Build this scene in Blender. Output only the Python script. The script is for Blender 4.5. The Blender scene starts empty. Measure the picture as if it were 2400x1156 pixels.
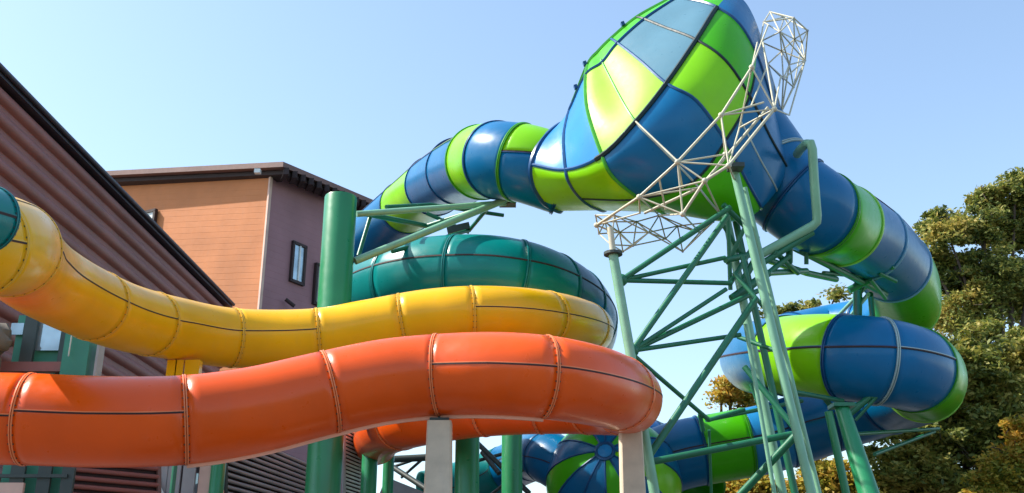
import bpy, math, random
import numpy as np
from mathutils import Vector, Matrix
random.seed(7)
S = bpy.context.scene
COL = S.collection
V = Vector
R = math.radians

# ---------------------------------------------------------------- camera
PITCH = R(20.0)
CAM = V((0, 0, 1.7))
FWD = V((0, math.cos(PITCH), math.sin(PITCH)))
UPV = V((0, -math.sin(PITCH), math.cos(PITCH)))
RT = V((1, 0, 0))
cam = bpy.data.objects.new('camera', bpy.data.cameras.new('camera'))
COL.objects.link(cam)
cam.location = CAM
cam.rotation_euler = (R(90) + PITCH, 0, 0)
cam.data.sensor_width = 36; cam.data.lens = 36
cam.data.clip_end = 5000
S.camera = cam

def ray(px, py):
    return FWD + RT * ((px - 1200) / 2400) + UPV * ((578 - py) / 2400)
def P(px, py, d):            # point at camera depth d
    return CAM + ray(px, py) * d
def PY(px, py, Y):           # point at world distance Y
    r = ray(px, py)
    return CAM + r * (Y / r.y)

# ---------------------------------------------------------------- materials
def newmat(name):
    m = bpy.data.materials.new(name); m.use_nodes = True
    nt = m.node_tree
    return m, nt, nt.nodes['Principled BSDF']
def noise(nt, scale, detail=3, coord='Object', vec=None, rough=.5):
    n = nt.nodes.new('ShaderNodeTexNoise'); n.inputs['Scale'].default_value = scale
    n.inputs['Detail'].default_value = detail; n.inputs['Roughness'].default_value = rough
    if vec is None:
        tc = nt.nodes.new('ShaderNodeTexCoord'); vec = tc.outputs[coord]
    nt.links.new(vec, n.inputs['Vector'])
    return n
def ramp(nt, src, stops):
    r = nt.nodes.new('ShaderNodeValToRGB')
    e = r.color_ramp.elements
    while len(e) < len(stops): e.new(.5)
    for i, (p, c) in enumerate(stops):
        e[i].position = p; e[i].color = (*c, 1)
    nt.links.new(src, r.inputs['Fac'])
    return r
def sc(c, k): return tuple(min(1, x * k) for x in c)
def paint(name, col, rough=.3, coat=0.0, var=.12, nscale=1.3, bump=.02, metal=0, streak=False, trans=0, grime=.35, spec=.5):
    m, nt, b = newmat(name)
    L = nt.links
    n1 = noise(nt, nscale, 5)
    r1 = ramp(nt, n1.outputs['Fac'], [(.3, sc(col, 1 - var)), (.7, sc(col, 1 + var))])
    # water stains running down the surface
    tc = nt.nodes.new('ShaderNodeTexCoord'); mp = nt.nodes.new('ShaderNodeMapping')
    mp.inputs['Scale'].default_value = (2.6, 2.6, .5)
    L.new(tc.outputs['Object'], mp.inputs['Vector'])
    n2 = noise(nt, 1.6, 7, vec=mp.outputs['Vector'], rough=.65)
    mr = nt.nodes.new('ShaderNodeMapRange'); mr.inputs['From Min'].default_value = .55; mr.inputs['From Max'].default_value = .78
    mr.inputs['To Max'].default_value = grime
    L.new(n2.outputs['Fac'], mr.inputs['Value'])
    mx = nt.nodes.new('ShaderNodeMix'); mx.data_type = 'RGBA'
    L.new(mr.outputs['Result'], mx.inputs['Factor'])
    L.new(r1.outputs['Color'], mx.inputs[6])
    g = sum(col) / 3
    mx.inputs[7].default_value = (*[(c * .45 + g * .35) for c in col], 1)
    L.new(mx.outputs[2], b.inputs['Base Color'])
    n3 = noise(nt, 5, 4)
    mr2 = nt.nodes.new('ShaderNodeMapRange'); mr2.inputs['To Min'].default_value = max(.02, rough - .1); mr2.inputs['To Max'].default_value = rough + .14
    L.new(n3.outputs['Fac'], mr2.inputs['Value']); L.new(mr2.outputs['Result'], b.inputs['Roughness'])
    b.inputs['Coat Weight'].default_value = coat; b.inputs['Coat Roughness'].default_value = .1; b.inputs['Coat IOR'].default_value = 1.5
    b.inputs['Metallic'].default_value = metal; b.inputs['Specular IOR Level'].default_value = spec
    if bump:
        bp = nt.nodes.new('ShaderNodeBump'); bp.inputs['Strength'].default_value = .12; bp.inputs['Distance'].default_value = bump
        n4 = noise(nt, 2.4, 2)
        L.new(n4.outputs['Fac'], bp.inputs['Height']); L.new(bp.outputs['Normal'], b.inputs['Normal'])
    return m
M = {}
def fg(key, col, **k):
    M[key] = paint(key, col, rough=k.pop('rough', .3), coat=k.pop('coat', .1), grime=k.pop('grime', .12), spec=k.pop('spec', .27), **k)
fg('orange', (.82, .092, .001), spec=.4, grime=.1, nscale=.6)
fg('orange_lip', (.85, .24, .09), grime=.1)  # lighter than the tube: lit flange edges put into the colour
fg('orange_edge_lit', (.9, .45, .30), grime=.1)  # sky light caught by the bottom flange, painted in as paleness
fg('yellow', (.86, .44, .003), grime=.12, nscale=.6)
fg('yellow_lip', (.85, .50, .05), grime=.1)
fg('teal', (.001, .20, .19), nscale=.6)
fg('teal_lip', (.008, .17, .17))
fg('blue', (.0005, .13, .31), nscale=.6)
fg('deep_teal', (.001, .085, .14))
fg('blue_lip', (.008, .07, .2))
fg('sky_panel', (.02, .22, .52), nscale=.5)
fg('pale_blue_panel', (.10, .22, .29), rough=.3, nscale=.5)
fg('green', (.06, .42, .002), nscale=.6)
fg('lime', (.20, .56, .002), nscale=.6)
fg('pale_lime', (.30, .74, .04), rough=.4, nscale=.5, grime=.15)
fg('dark_seam', (.008, .025, .03), coat=0, rough=.5)
fg('green_lip', (.05, .30, .02)); fg('bright_lip', (.34, .70, .12)); fg('sky_lip', (.18, .38, .55))
M['pale_lip'] = paint('pale_lip', (.35, .45, .45), rough=.45)
M['seam_shade'] = paint('seam_shade', (.035, .010, .008), rough=.7, bump=0)  # near-black colour standing in for shade below the seam lips
M['pillar_green'] = paint('pillar_green', (.018, .22, .085), rough=.3, coat=.1, grime=.15, nscale=.8)
M['steel_green'] = paint('steel_green', (.015, .15, .075), rough=.38, nscale=2)
M['steel_mint'] = paint('steel_mint', (.20, .42, .27), rough=.3, nscale=2)
M['steel_cream'] = paint('steel_cream', (.52, .49, .36), rough=.45, nscale=2, grime=.6)
M['steel_dark'] = paint('steel_dark', (.035, .05, .045), rough=.5)
M['concrete_column'] = paint('concrete_column', (.62, .51, .38), rough=.8, nscale=3, bump=.01, grime=.5)
M['brown_rib'] = paint('brown_rib', (.27, .09, .075), rough=.55, nscale=.5, bump=.01)
M['brown_roof'] = paint('brown_roof', (.17, .085, .07), rough=.6)
M['dark_coping'] = paint('dark_coping', (.035, .028, .045), rough=.45)
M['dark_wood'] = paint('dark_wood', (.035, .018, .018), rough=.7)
M['orange_siding'] = paint('orange_siding', (.56, .20, .07), rough=.75, nscale=.4, var=.14, grime=.2)
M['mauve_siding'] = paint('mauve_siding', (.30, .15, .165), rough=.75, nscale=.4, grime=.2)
M['trim'] = paint('trim', (.6, .4, .32), rough=.7)
M['white'] = paint('white', (.72, .74, .72), rough=.5, grime=.4)
M['grey_metal'] = paint('grey_metal', (.34, .32, .32), rough=.45, grime=.5)
M['stone'] = paint('stone', (.16, .13, .10), rough=.9, nscale=3, bump=.1)
M['bark'] = paint('bark', (.085, .06, .045), rough=.9, nscale=6, bump=.05)
M['booth_green'] = paint('booth_green', (.03, .2, .13), rough=.5)
def glassmat(name, col):
    m, nt, b = newmat(name)
    n = noise(nt, 1.2, 2); r = ramp(nt, n.outputs['Fac'], [(.35, sc(col, .6)), (.65, col)])
    nt.links.new(r.outputs['Color'], b.inputs['Base Color'])
    b.inputs['Roughness'].default_value = .06; b.inputs['Specular IOR Level'].default_value = .9
    b.inputs['Metallic'].default_value = .55
    return m
M['glass'] = glassmat('glass', (.45, .55, .6))
def leafmat(name, cols):
    m, nt, b = newmat(name); L = nt.links
    geo = nt.nodes.new('ShaderNodeNewGeometry')
    n = noise(nt, .45, 3)
    add = nt.nodes.new('ShaderNodeMath'); add.operation = 'MULTIPLY_ADD'
    add.inputs[1].default_value = .38
    L.new(geo.outputs['Random Per Island'], add.inputs[0]); 
    sub = nt.nodes.new('ShaderNodeMath'); sub.operation = 'SUBTRACT'; sub.inputs[1].default_value = .19
    L.new(n.outputs['Fac'], sub.inputs[0]); L.new(sub.outputs[0], add.inputs[2])
    k = len(cols)
    r = ramp(nt, add.outputs[0], [(.28 + .44 * i / (k - 1), c) for i, c in enumerate(cols)])
    L.new(r.outputs['Color'], b.inputs['Base Color'])
    b.inputs['Roughness'].default_value = .6
    tr = nt.nodes.new('ShaderNodeBsdfTranslucent'); L.new(r.outputs['Color'], tr.inputs['Color'])
    ms = nt.nodes.new('ShaderNodeMixShader'); ms.inputs[0].default_value = .4
    L.new(b.outputs[0], ms.inputs[1]); L.new(tr.outputs[0], ms.inputs[2])
    L.new(ms.outputs[0], nt.nodes['Material Output'].inputs['Surface'])
    return m
M['leaf_olive'] = leafmat('leaf_olive', [(.05, .08, .015), (.17, .21, .035), (.34, .33, .07), (.50, .38, .09)])
M['leaf_dark'] = leafmat('leaf_dark', [(.05, .08, .015), (.14, .18, .03), (.27, .28, .05), (.42, .34, .07)])
M['leaf_gold'] = leafmat('leaf_gold', [(.14, .18, .02), (.36, .34, .04), (.56, .40, .05), (.60, .33, .05)])

# ---------------------------------------------------------------- object helpers
ORG = {}
def thing(name, label, cat, loc=(0, 0, 0), group=None, kind=None):
    o = bpy.data.objects.new(name, None); COL.objects.link(o)
    o.location = loc; o.empty_display_size = .3
    o['label'] = label; o['category'] = cat
    if group: o['group'] = group
    o['kind'] = kind or 'thing'
    ORG[o.name] = V(loc)
    return o
def mesh(name, vs, fs, mat, parent=None, smooth=False, sharp=None):
    me = bpy.data.meshes.new(name)
    org = ORG[parent.name] if parent else V((0, 0, 0))
    me.from_pydata([tuple(V(v) - org) for v in vs], [], fs)
    mats = mat if isinstance(mat, list) else [mat]
    for x in mats: me.materials.append(M[x] if isinstance(x, str) else x)
    if smooth: me.polygons.foreach_set('use_smooth', [True] * len(me.polygons))
    me.update()
    if smooth and sharp:
        me.set_sharp_from_angle(angle=R(sharp))
    o = bpy.data.objects.new(name, me); COL.objects.link(o)
    ORG[o.name] = org
    if parent: o.parent = parent
    return o
def tag(o, label=None, cat=None, group=None, kind=None):
    if label: o['label'] = label
    if cat: o['category'] = cat
    if group: o['group'] = group
    if kind: o['kind'] = kind
    return o
class B:
    def __init__(s): s.v = []; s.f = []
    def add(s, vs, fs):
        n = len(s.v); s.v += [V(v) for v in vs]; s.f += [tuple(i + n for i in f) for f in fs]; return s
    def box(s, c, ax, ay, az):       # centre and half-axis vectors
        c = V(c); ax = V(ax); ay = V(ay); az = V(az)
        vs = [c + i * ax + j * ay + k * az for i in (-1, 1) for j in (-1, 1) for k in (-1, 1)]
        return s.add(vs, [(0, 1, 3, 2), (4, 6, 7, 5), (0, 4, 5, 1), (2, 3, 7, 6), (0, 2, 6, 4), (1, 5, 7, 3)])
    def hexa(s, a, b):               # two quads (4 pts each) joined
        return s.add(list(a) + list(b), [(3, 2, 1, 0), (4, 5, 6, 7)] + [(i, (i + 1) % 4, (i + 1) % 4 + 4, i + 4) for i in range(4)])
    def pipe(s, a, b, r, r2=None, n=10, caps=True):
        a = V(a); b = V(b); r2 = r if r2 is None else r2
        t = (b - a).normalized()
        q = V((0, 0, 1)) if abs(t.z) < .95 else V((1, 0, 0))
        x = t.cross(q).normalized(); y = x.cross(t)
        vs = []
        for p, rr in ((a, r), (b, r2)):
            for i in range(n):
                w = 2 * math.pi * i / n
                vs.append(p + x * math.cos(w) * rr + y * math.sin(w) * rr)
        fs = [(i, (i + 1) % n, n + (i + 1) % n, n + i) for i in range(n)]
        if caps: fs += [tuple(range(n))[::-1], tuple(range(n, 2 * n))]
        return s.add(vs, fs)
    def sweep(s, pts, r, n=8, closed=False):
        pts = [V(p) for p in pts]; N = len(pts)
        rr = r if isinstance(r, (list, tuple)) else [r] * N
        base = len(s.v); px = None
        for i, p in enumerate(pts):
            if closed: t = pts[(i + 1) % N] - pts[i - 1]
            else: t = pts[min(i + 1, N - 1)] - pts[max(i - 1, 0)]
            t.normalize()
            if px is None:
                q = V((0, 0, 1)) if abs(t.z) < .9 else V((1, 0, 0))
                px = t.cross(q).normalized()
            px = (px - t * px.dot(t)).normalized(); py = t.cross(px)
            for k in range(n):
                w = 2 * math.pi * k / n
                s.v.append(p + (px * math.cos(w) + py * math.sin(w)) * rr[i])
        for i in range(N if closed else N - 1):
            j = (i + 1) % N
            for k in range(n):
                s.f.append((base + i * n + k, base + i * n + (k + 1) % n, base + j * n + (k + 1) % n, base + j * n + k))
        if not closed:
            s.f.append(tuple(base + k for k in range(n))[::-1]); s.f.append(tuple(base + (N - 1) * n + k for k in range(n)))
        return s
    def sphere(s, c, r, nu=10, nv=6):
        c = V(c); vs = [c + V((0, 0, r))]; 
        for j in range(1, nv):
            a = math.pi * j / nv
            for i in range(nu):
                w = 2 * math.pi * i / nu
                vs.append(c + V((math.sin(a) * math.cos(w), math.sin(a) * math.sin(w), math.cos(a))) * r)
        vs.append(c - V((0, 0, r))); fs = [(0, 1 + i, 1 + (i + 1) % nu) for i in range(nu)]
        for j in range(nv - 2):
            for i in range(nu):
                a = 1 + j * nu
                fs.append((a + i, a + nu + i, a + nu + (i + 1) % nu, a + (i + 1) % nu))
        e = len(vs) - 1; a = 1 + (nv - 2) * nu
        fs += [(a + (i + 1) % nu, a + i, e) for i in range(nu)]
        return s.add(vs, fs)
    def out(s, name, mat, parent=None, smooth=False, sharp=35):
        return mesh(name, s.v, s.f, mat, parent, smooth, sharp)

def crom(p0, p1, p2, p3, t):
    def td(a, b): return max(1e-6, (b - a).length ** .5)
    t0 = 0; t1 = td(p0, p1); t2 = t1 + td(p1, p2); t3 = t2 + td(p2, p3)
    u = t1 + (t2 - t1) * t
    A1 = p0 * ((t1 - u) / (t1 - t0)) + p1 * ((u - t0) / (t1 - t0))
    A2 = p1 * ((t2 - u) / (t2 - t1)) + p2 * ((u - t1) / (t2 - t1))
    A3 = p2 * ((t3 - u) / (t3 - t2)) + p3 * ((u - t2) / (t3 - t2))
    B1 = A1 * ((t2 - u) / (t2 - t0)) + A2 * ((u - t0) / (t2 - t0))
    B2 = A2 * ((t3 - u) / (t3 - t1)) + A3 * ((u - t1) / (t3 - t1))
    return B1 * ((t2 - u) / (t2 - t1)) + B2 * ((u - t1) / (t2 - t1))
class Path:
    def __init__(s, pts):
        s.p = [V(x) for x in pts]
        s.q = [s.p[0] * 2 - s.p[1]] + s.p + [s.p[-1] * 2 - s.p[-2]]
    def at(s, t):
        n = len(s.p) - 1; t = min(max(t, 0), n); i = min(int(t), n - 1)
        return crom(s.q[i], s.q[i + 1], s.q[i + 2], s.q[i + 3], t - i)
    def frame(s, t):
        n = len(s.p) - 1; e = .02
        a = s.at(max(0, t - e)); b = s.at(min(n, t + e)); T = (b - a).normalized()
        side = T.cross(V((0, 0, 1))).normalized(); up = side.cross(T)
        return s.at(t), T, side, up
    def tx(s, x, lo=0):            # parameter where the path is nearest to a picture column (used once, while building)
        pass

def ringpt(c, side, up, r, a):
    return c + side * (math.cos(a) * r) + up * (math.sin(a) * r)

def tube_slide(name, label, cat, pts, rad, sections, group=None, root=None, th=.045):
    """sections: (t0, t1, colour or (upper, lower), lip material, seam angle in degrees or None)"""
    path = Path(pts)
    if root is None:
        g = path.at(0); root = thing(name, label, cat, (g.x, g.y, 0), group)
    NS = 48
    rf = rad if callable(rad) else (lambda t: rad)
    for si, (t0, t1, colr, lip, sa, *ext) in enumerate(sections):
        L = (path.at(t1) - path.at(t0)).length
        n = max(10, int(L / .22))
        fr = [path.frame(t0 + (t1 - t0) * i / n) for i in range(n + 1)]
        rs = [rf(t0 + (t1 - t0) * i / n) for i in range(n + 1)]
        parts = [(colr, 0, NS)] if isinstance(colr, str) else [(colr[0], 0, NS // 2), (colr[1], NS // 2, NS)]
        a0 = R(sa or 0)
        for (cn, k0, k1) in parts:
            if cn is None: continue
            b = B(); w = k1 - k0 + 1; full = (k1 - k0 == NS)
            if full: w = NS
            for (c, T, sd, up), r in zip(fr, rs):
                for k in range(k0, k0 + w):
                    b.v.append(ringpt(c, sd, up, r, a0 + 2 * math.pi * k / NS))
            m = NS if full else w - 1
            for i in range(n):
                for k in range(m):
                    kk = (k + 1) % w if full else k + 1
                    b.f.append((i * w + k, i * w + kk, (i + 1) * w + kk, (i + 1) * w + k))
            # inner skin so an open end shows a wall thickness
            o = b.out('tube_section', cn, root, True, None)
            so = o.modifiers.new('wall', 'SOLIDIFY'); so.thickness = -.03 if False else .03; so.offset = -1
        # long seam lips
        if sa is not None:
            for s_ in [0, 180] + ext:
                a = R(sa + s_); b = B(); g = B(); wide = (sa + s_) % 360 == 266; lp = 'orange_edge_lit' if wide else lip
                for i, ((c, T, sd, up), r) in enumerate(zip(fr, rs)):
                    da = .016 / r * max(1, r / .85)
                    for (bb, aa, bbh, h) in ((b, a + da * .5, a + da * (4.2 if wide else 1.5), th * (2 if wide else .8)), (g, a - da * 1.3, a + da * .5, th * .8)):
                        for (rr, an) in ((r - .01, aa), (r + h, aa), (r + h, bbh), (r - .01, bbh)):
                            bb.v.append(ringpt(c, sd, up, rr, an))
                        if i:
                            q = (i - 1) * 4
                            for k in range(3): bb.f.append((q + k, q + k + 1, q + k + 5, q + k + 4))
                so = b.out('seam_flange', lp, root)
                g.out('seam_shade', 'seam_shade', so)  # dark strip along the joint, paints the shade under the lip
        # ring flange at the start
        for tt in ([t0] if si else [t0]) + ([t1] if si == len(sections) - 1 else []):
            c, T, sd, up = path.frame(tt); r = rf(tt); rw = max(1, r / .8)
            prof = [(-.03 * rw, -.01), (-.03 * rw, th), (-.008 * rw, th + .004), (-.006 * rw, .008), (.006 * rw, .008), (.008 * rw, th + .004), (.03 * rw, th), (.03 * rw, -.01)]
            b = B(); np_ = len(prof)
            for k in range(64):
                a = 2 * math.pi * k / 64
                for (x, h) in prof: b.v.append(ringpt(c + T * x, sd, up, r + h, a))
            for k in range(64):
                for j in range(np_ - 1):
                    k2 = (k + 1) % 64
                    b.f.append((k * np_ + j, k2 * np_ + j, k2 * np_ + j + 1, k * np_ + j + 1))
            nf = len(b.f)
            if rw == 1:          # bolt heads on both lips
                for k in range(30):
                    a = 2 * math.pi * (k + .5) / 30; rd = sd * math.cos(a) + up * math.sin(a); tg = rd.cross(T)
                    for sg in (-1, 1): b.box(c + rd * (r + th * .55) + T * (sg * .038), tg * .012, T * .01, rd * .012)
            ro = b.out('flange_ring', [lip, 'steel_dark'], root, True, 30)
            for p_ in list(ro.data.polygons)[nf:]: p_.material_index = 1; p_.use_smooth = False
    return root, path

# ---------------------------------------------------------------- sky and sun
SUN_EL, SUN_AZ = R(47), R(-88)          # azimuth measured from +Y towards +X
w = bpy.data.worlds.new('World'); S.world = w; w.use_nodes = True
wn = w.node_tree
sky = wn.nodes.new('ShaderNodeTexSky'); sky.sky_type = 'NISHITA'; sky.sun_disc = False
sky.sun_elevation = SUN_EL; sky.sun_rotation = SUN_AZ
sky.air_density = 1.2; sky.dust_density = 1.1; sky.ozone_density = 2.0
bg = wn.nodes['Background']; bg.inputs['Strength'].default_value = .15
hs_ = wn.nodes.new('ShaderNodeHueSaturation'); hs_.inputs['Hue'].default_value = .5; hs_.inputs['Saturation'].default_value = .92
wn.links.new(sky.outputs[0], hs_.inputs['Color']); tn_ = wn.nodes.new('ShaderNodeMix'); tn_.data_type = 'RGBA'; tn_.blend_type = 'MULTIPLY'; tn_.inputs['Factor'].default_value = 1; tn_.inputs[7].default_value = (.955, 1, 1, 1)
wn.links.new(hs_.outputs[0], tn_.inputs[6]); wn.links.new(tn_.outputs[2], bg.inputs[0])
sd_ = V((math.sin(SUN_AZ) * math.cos(SUN_EL), math.cos(SUN_AZ) * math.cos(SUN_EL), math.sin(SUN_EL)))
sun = bpy.data.objects.new('sun', bpy.data.lights.new('sun', 'SUN')); COL.objects.link(sun)
sun.data.energy = 4.2; sun.data.angle = R(.6); sun.data.color = (1, .94, .84)
sun.rotation_euler = sd_.to_track_quat('Z', 'Y').to_euler()
S.view_settings.view_transform = 'Standard'; S.view_settings.look = 'None'
S.view_settings.exposure = 0.9; S.view_settings.gamma = 1

# ---------------------------------------------------------------- ground
gm = paint('ground_paving', (.11, .105, .095), rough=.85, nscale=.3)
tag(mesh('ground', [(-1500, -1500, 0), (1500, -1500, 0), (1500, 1500, 0), (-1500, 1500, 0)], [(0, 1, 2, 3)], gm), kind='structure')

hm = paint('unseen_hill_dark', (.045, .06, .02), rough=.9, nscale=.15)  # added dark hill ring, unseen behind the camera, darkens reflections in the slides
hv = []; hf = []; NH = 72
for i in range(NH + 1):
    a_ = R(100) + R(160) * i / NH
    for (rad, hh) in ((52, 0), (60, 9 + 2.5 * math.sin(i * .9) + 1.6 * math.sin(i * 2.3)), (85, 15 + 2 * math.sin(i * .5)), (120, 0)):
        hv.append((math.sin(a_) * rad, math.cos(a_) * rad, max(.01, hh)))
for i in range(NH):
    for k in range(3): hf.append((i * 4 + k, i * 4 + k + 1, i * 4 + k + 5, i * 4 + k + 4))
tag(mesh('unseen_hills', hv, hf, hm, None, True), kind='structure')
# ---------------------------------------------------------------- orange slide
OR = [P(*a) for a in [(-260, 975, 17.4), (-60, 980, 17.5), (65, 982, 17.6), (240, 988, 17.7), (434, 984, 18), (590, 962, 18.5), (750, 924, 19.1),
                      (900, 892, 19.4), (1026, 879, 19.5), (1160, 876, 19.2), (1280, 884, 19.2), (1385, 902, 20), (1450, 922, 21.6), (1470, 938, 23.4),
                      (1430, 945, 25.2), (1340, 945, 26.2), (1220, 948, 26.8), (1100, 958, 27.4), (980, 980, 28.5), (905, 1006, 31), (880, 1035, 35)]]
tube_slide('water_slide', 'glossy orange enclosed tube slide in front, curving round at right above pale columns', 'water slide', OR, .75, [
    (0, 2, 'orange', 'orange_lip', -6), (2, 4, 'orange', 'orange_lip', 0), (4, 6.15, 'orange', 'orange_lip', -94), (6.15, 8, 'orange', 'orange_lip', -94),
    (8, 9.95, 'orange', 'orange_lip', 2, -96), (9.95, 11.9, 'orange', 'orange_lip', 2), (11.9, 13.4, 'orange', 'orange_lip', 2), (13.4, 14.6, 'orange', 'orange_lip', 0),
    (14.6, 15.6, 'orange', 'orange_lip', 0), (15.6, 16.7, 'orange', 'orange_lip', 180), (16.7, 18.4, 'orange', 'orange_lip', 180), (18.4, 20, 'orange', 'orange_lip', 180)])
# ---------------------------------------------------------------- yellow slide
YE = [P(*a) for a in [(-230, 548, 13.4), (-100, 566, 14.4), (-22, 574, 15.4), (22, 582, 16.8), (52, 612, 18.8), (106, 655, 20.6), (188, 700, 22.2), (290, 742, 24), (400, 768, 25.8), (546, 792, 27.3), (745, 790, 28),
                      (860, 770, 28.2), (1000, 745, 28.3), (1105, 737, 28.3), (1210, 739, 28.7), (1300, 749, 29.8), (1365, 764, 31.8), (1380, 776, 34), (1330, 785, 36.5), (1200, 800, 38), (1050, 830, 39)]]
tube_slide('water_slide', 'golden yellow enclosed tube slide sweeping from upper left to behind the orange one', 'water slide', YE, .76, [
    (0, 1.4, 'yellow', 'yellow_lip', 0), (1.4, 3.0, 'yellow', 'yellow_lip', 60), (3.0, 6.35, 'yellow', 'yellow_lip', 4), (6.35, 7.6, 'yellow', 'yellow_lip', 4), (7.6, 9, 'yellow', 'yellow_lip', 2),
    (9, 10, 'yellow', 'yellow_lip', 2), (10, 11.6, 'yellow', 'yellow_lip', 90), (11.6, 13, 'yellow', 'yellow_lip', 90), (13, 14.75, 'yellow', 'yellow_lip', 0),
    (14.75, 16.1, 'yellow', 'yellow_lip', 0), (16.1, 17.6, 'yellow', 'yellow_lip', 0), (17.6, 20, 'yellow', 'yellow_lip', 0)])
# ---------------------------------------------------------------- teal slide
TE = [P(*a) for a in [(862, 765, 43), (872, 712, 39), (905, 676, 36), (985, 655, 34.5), (1070, 648, 34), (1150, 650, 33.8), (1230, 665, 34), (1300, 694, 35),
                      (1350, 735, 37), (1355, 790, 40), (1290, 850, 43)]]
tube_slide('water_slide', 'teal wide tube slide curving behind the yellow slide, right of the tall green pillar', 'water slide', TE, 1.36, [
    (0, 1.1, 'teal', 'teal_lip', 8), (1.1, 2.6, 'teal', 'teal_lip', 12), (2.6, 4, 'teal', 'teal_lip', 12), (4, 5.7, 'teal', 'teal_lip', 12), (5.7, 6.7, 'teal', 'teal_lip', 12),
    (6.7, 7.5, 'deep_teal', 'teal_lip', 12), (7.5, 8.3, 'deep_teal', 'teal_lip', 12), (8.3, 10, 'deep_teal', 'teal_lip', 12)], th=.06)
# teal end piece at the far left
TL = [P(*a) for a in [(-260, 440, 10.6), (-150, 480, 11.7), (-30, 514, 12.6)]]

# ---------------------------------------------------------------- big blue and green slide
BG = thing('water_slide', 'huge blue and lime green raft slide with a flared funnel and a spiral at right', 'water slide', tuple(V(P(1560, 400, 31).xy.to_3d())))
LE = [P(*a) for a in [(1320, 412, 33.2), (1240, 386, 33.2), (1180, 376, 33.8), (1135, 379, 35.2), (1085, 398, 38.5), (1030, 428, 43), (975, 468, 47.5), (925, 508, 50), (875, 552, 51.5), (838, 598, 52.5)]]
tube_slide('', '', '', LE, 1.25, [
    (0, 1.35, ('blue', 'lime'), 'blue_lip', 186), (1.35, 2.25, 'blue', 'green_lip', None), (2.25, 3.1, 'lime', 'blue_lip', None), (3.1, 4.15, ('blue', None), 'green_lip', 148),
    (4.15, 5.2, ('blue', None), 'blue_lip', 148), (5.2, 6.5, ('lime', None), 'blue_lip', 148), (6.5, 9, ('blue', None), 'blue_lip', 148)], root=BG, th=.07)
RI = [P(*a) for a in [(1680, 290, 33.2), (1765, 375, 32.2), (1838, 443, 31.4), (1905, 492, 31.2), (1975, 530, 33.2), (2045, 577, 35.3), (2103, 640, 38), (2122, 700, 41), (2105, 745, 44.5),
                      (2040, 765, 47), (1950, 780, 48.5), (1860, 800, 47.5), (1790, 822, 44), (1768, 838, 40), (1795, 838, 36.5), (1865, 834, 33.8), (1950, 836, 32), (2050, 845, 31.2), (2130, 862, 31.8),
                      (2165, 884, 33.8), (2150, 908, 36.5), (2080, 935, 39), (1990, 965, 40), (1890, 1000, 40), (1790, 1030, 40), (1690, 1048, 40), (1600, 1065, 40), (1540, 1085, 40)]]
def rr_(t): return max(1.3, 1.9 - .3 * t)
tube_slide('', '', '', RI, rr_, [
    (0, 1.6, 'blue', 'pale_lip', None), (1.6, 2.3, 'blue', 'pale_lip', None), (2.3, 3.15, 'blue', 'blue_lip', None), (3.15, 3.95, 'green', 'green_lip', None), (3.95, 4.8, 'blue', 'bright_lip', 40), (4.8, 5.75, 'blue', 'sky_lip', 40),
    (5.75, 7.3, 'green', 'sky_lip', None), (7.3, 9, 'blue', 'bright_lip', 0), (9, 11, 'blue', 'blue_lip', 0), (11, 12.6, 'blue', 'blue_lip', 0), (12.6, 14.8, 'blue', 'blue_lip', 4),
    (14.8, 16.3, 'lime', 'blue_lip', 4), (16.3, 17.1, 'blue', 'blue_lip', 4), (17.1, 18.15, 'blue', 'pale_lip', 4), (18.15, 19.6, 'green', 'green_lip', None), (19.6, 21, 'blue', 'bright_lip', 0),
    (21, 22.6, 'blue', 'blue_lip', 0), (22.6, 23.5, 'blue', 'blue_lip', 0), (23.5, 24.4, 'sky_panel', 'blue_lip', 0), (24.4, 25.5, 'green', 'green_lip', 0), (25.5, 27, 'blue', 'blue_lip', 0)], root=BG, th=.07)

# the flared chamber: closed ribs joined by a smooth loft; each colour field is a panel
RB = [  # e, m, r1, m, r2, m, end   (x, y, depth)
 [(1318, 290, 33.2), (1270, 330, 32.2), (1245, 386, 31.8), (1248, 432, 32.0), (1268, 468, 32.4), (1290, 486, 32.8), (1315, 494, 33.4)],
 [(1343, 240, 33.0), (1322, 312, 31.6), (1326, 398, 30.6), (1338, 435, 30.7), (1362, 466, 31.2), (1392, 486, 31.9), (1420, 492, 32.8)],
 [(1378, 152, 32.6), (1374, 245, 30.6), (1411, 365, 29.2), (1440, 418, 29.2), (1500, 466, 29.6), (1530, 486, 30.2), (1560, 498, 31.2)],
 [(1402, 122, 32.6), (1445, 212, 30.3), (1490, 286, 28.9), (1548, 345, 28.6), (1625, 425, 28.8), (1668, 478, 29.1), (1708, 520, 29.9)],
 [(1432, 92, 32.6), (1495, 138, 30.6), (1562, 196, 29.2), (1632, 236, 28.8), (1700, 330, 28.9), (1748, 420, 28.9), (1784, 490, 29.6)],
 [(1492, 42, 32.8), (1562, 66, 31.2), (1632, 94, 30.0), (1700, 142, 29.5), (1757, 226, 29.5), (1804, 320, 29.6), (1846, 400, 30.6)],
 [(1570, -2, 33.2), (1630, 2, 32.0), (1680, 18, 31.2), (1732, 56, 30.9), (1774, 130, 30.9), (1806, 226, 31.4), (1845, 330, 32.6)],
 [(1640, -46, 33.8), (1680, -36, 33.2), (1716, -20, 32.8), (1752, 12, 32.6), (1782, 80, 32.6), (1812, 190, 32.8), (1850, 320, 33.2)],
]
ribs = []
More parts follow.
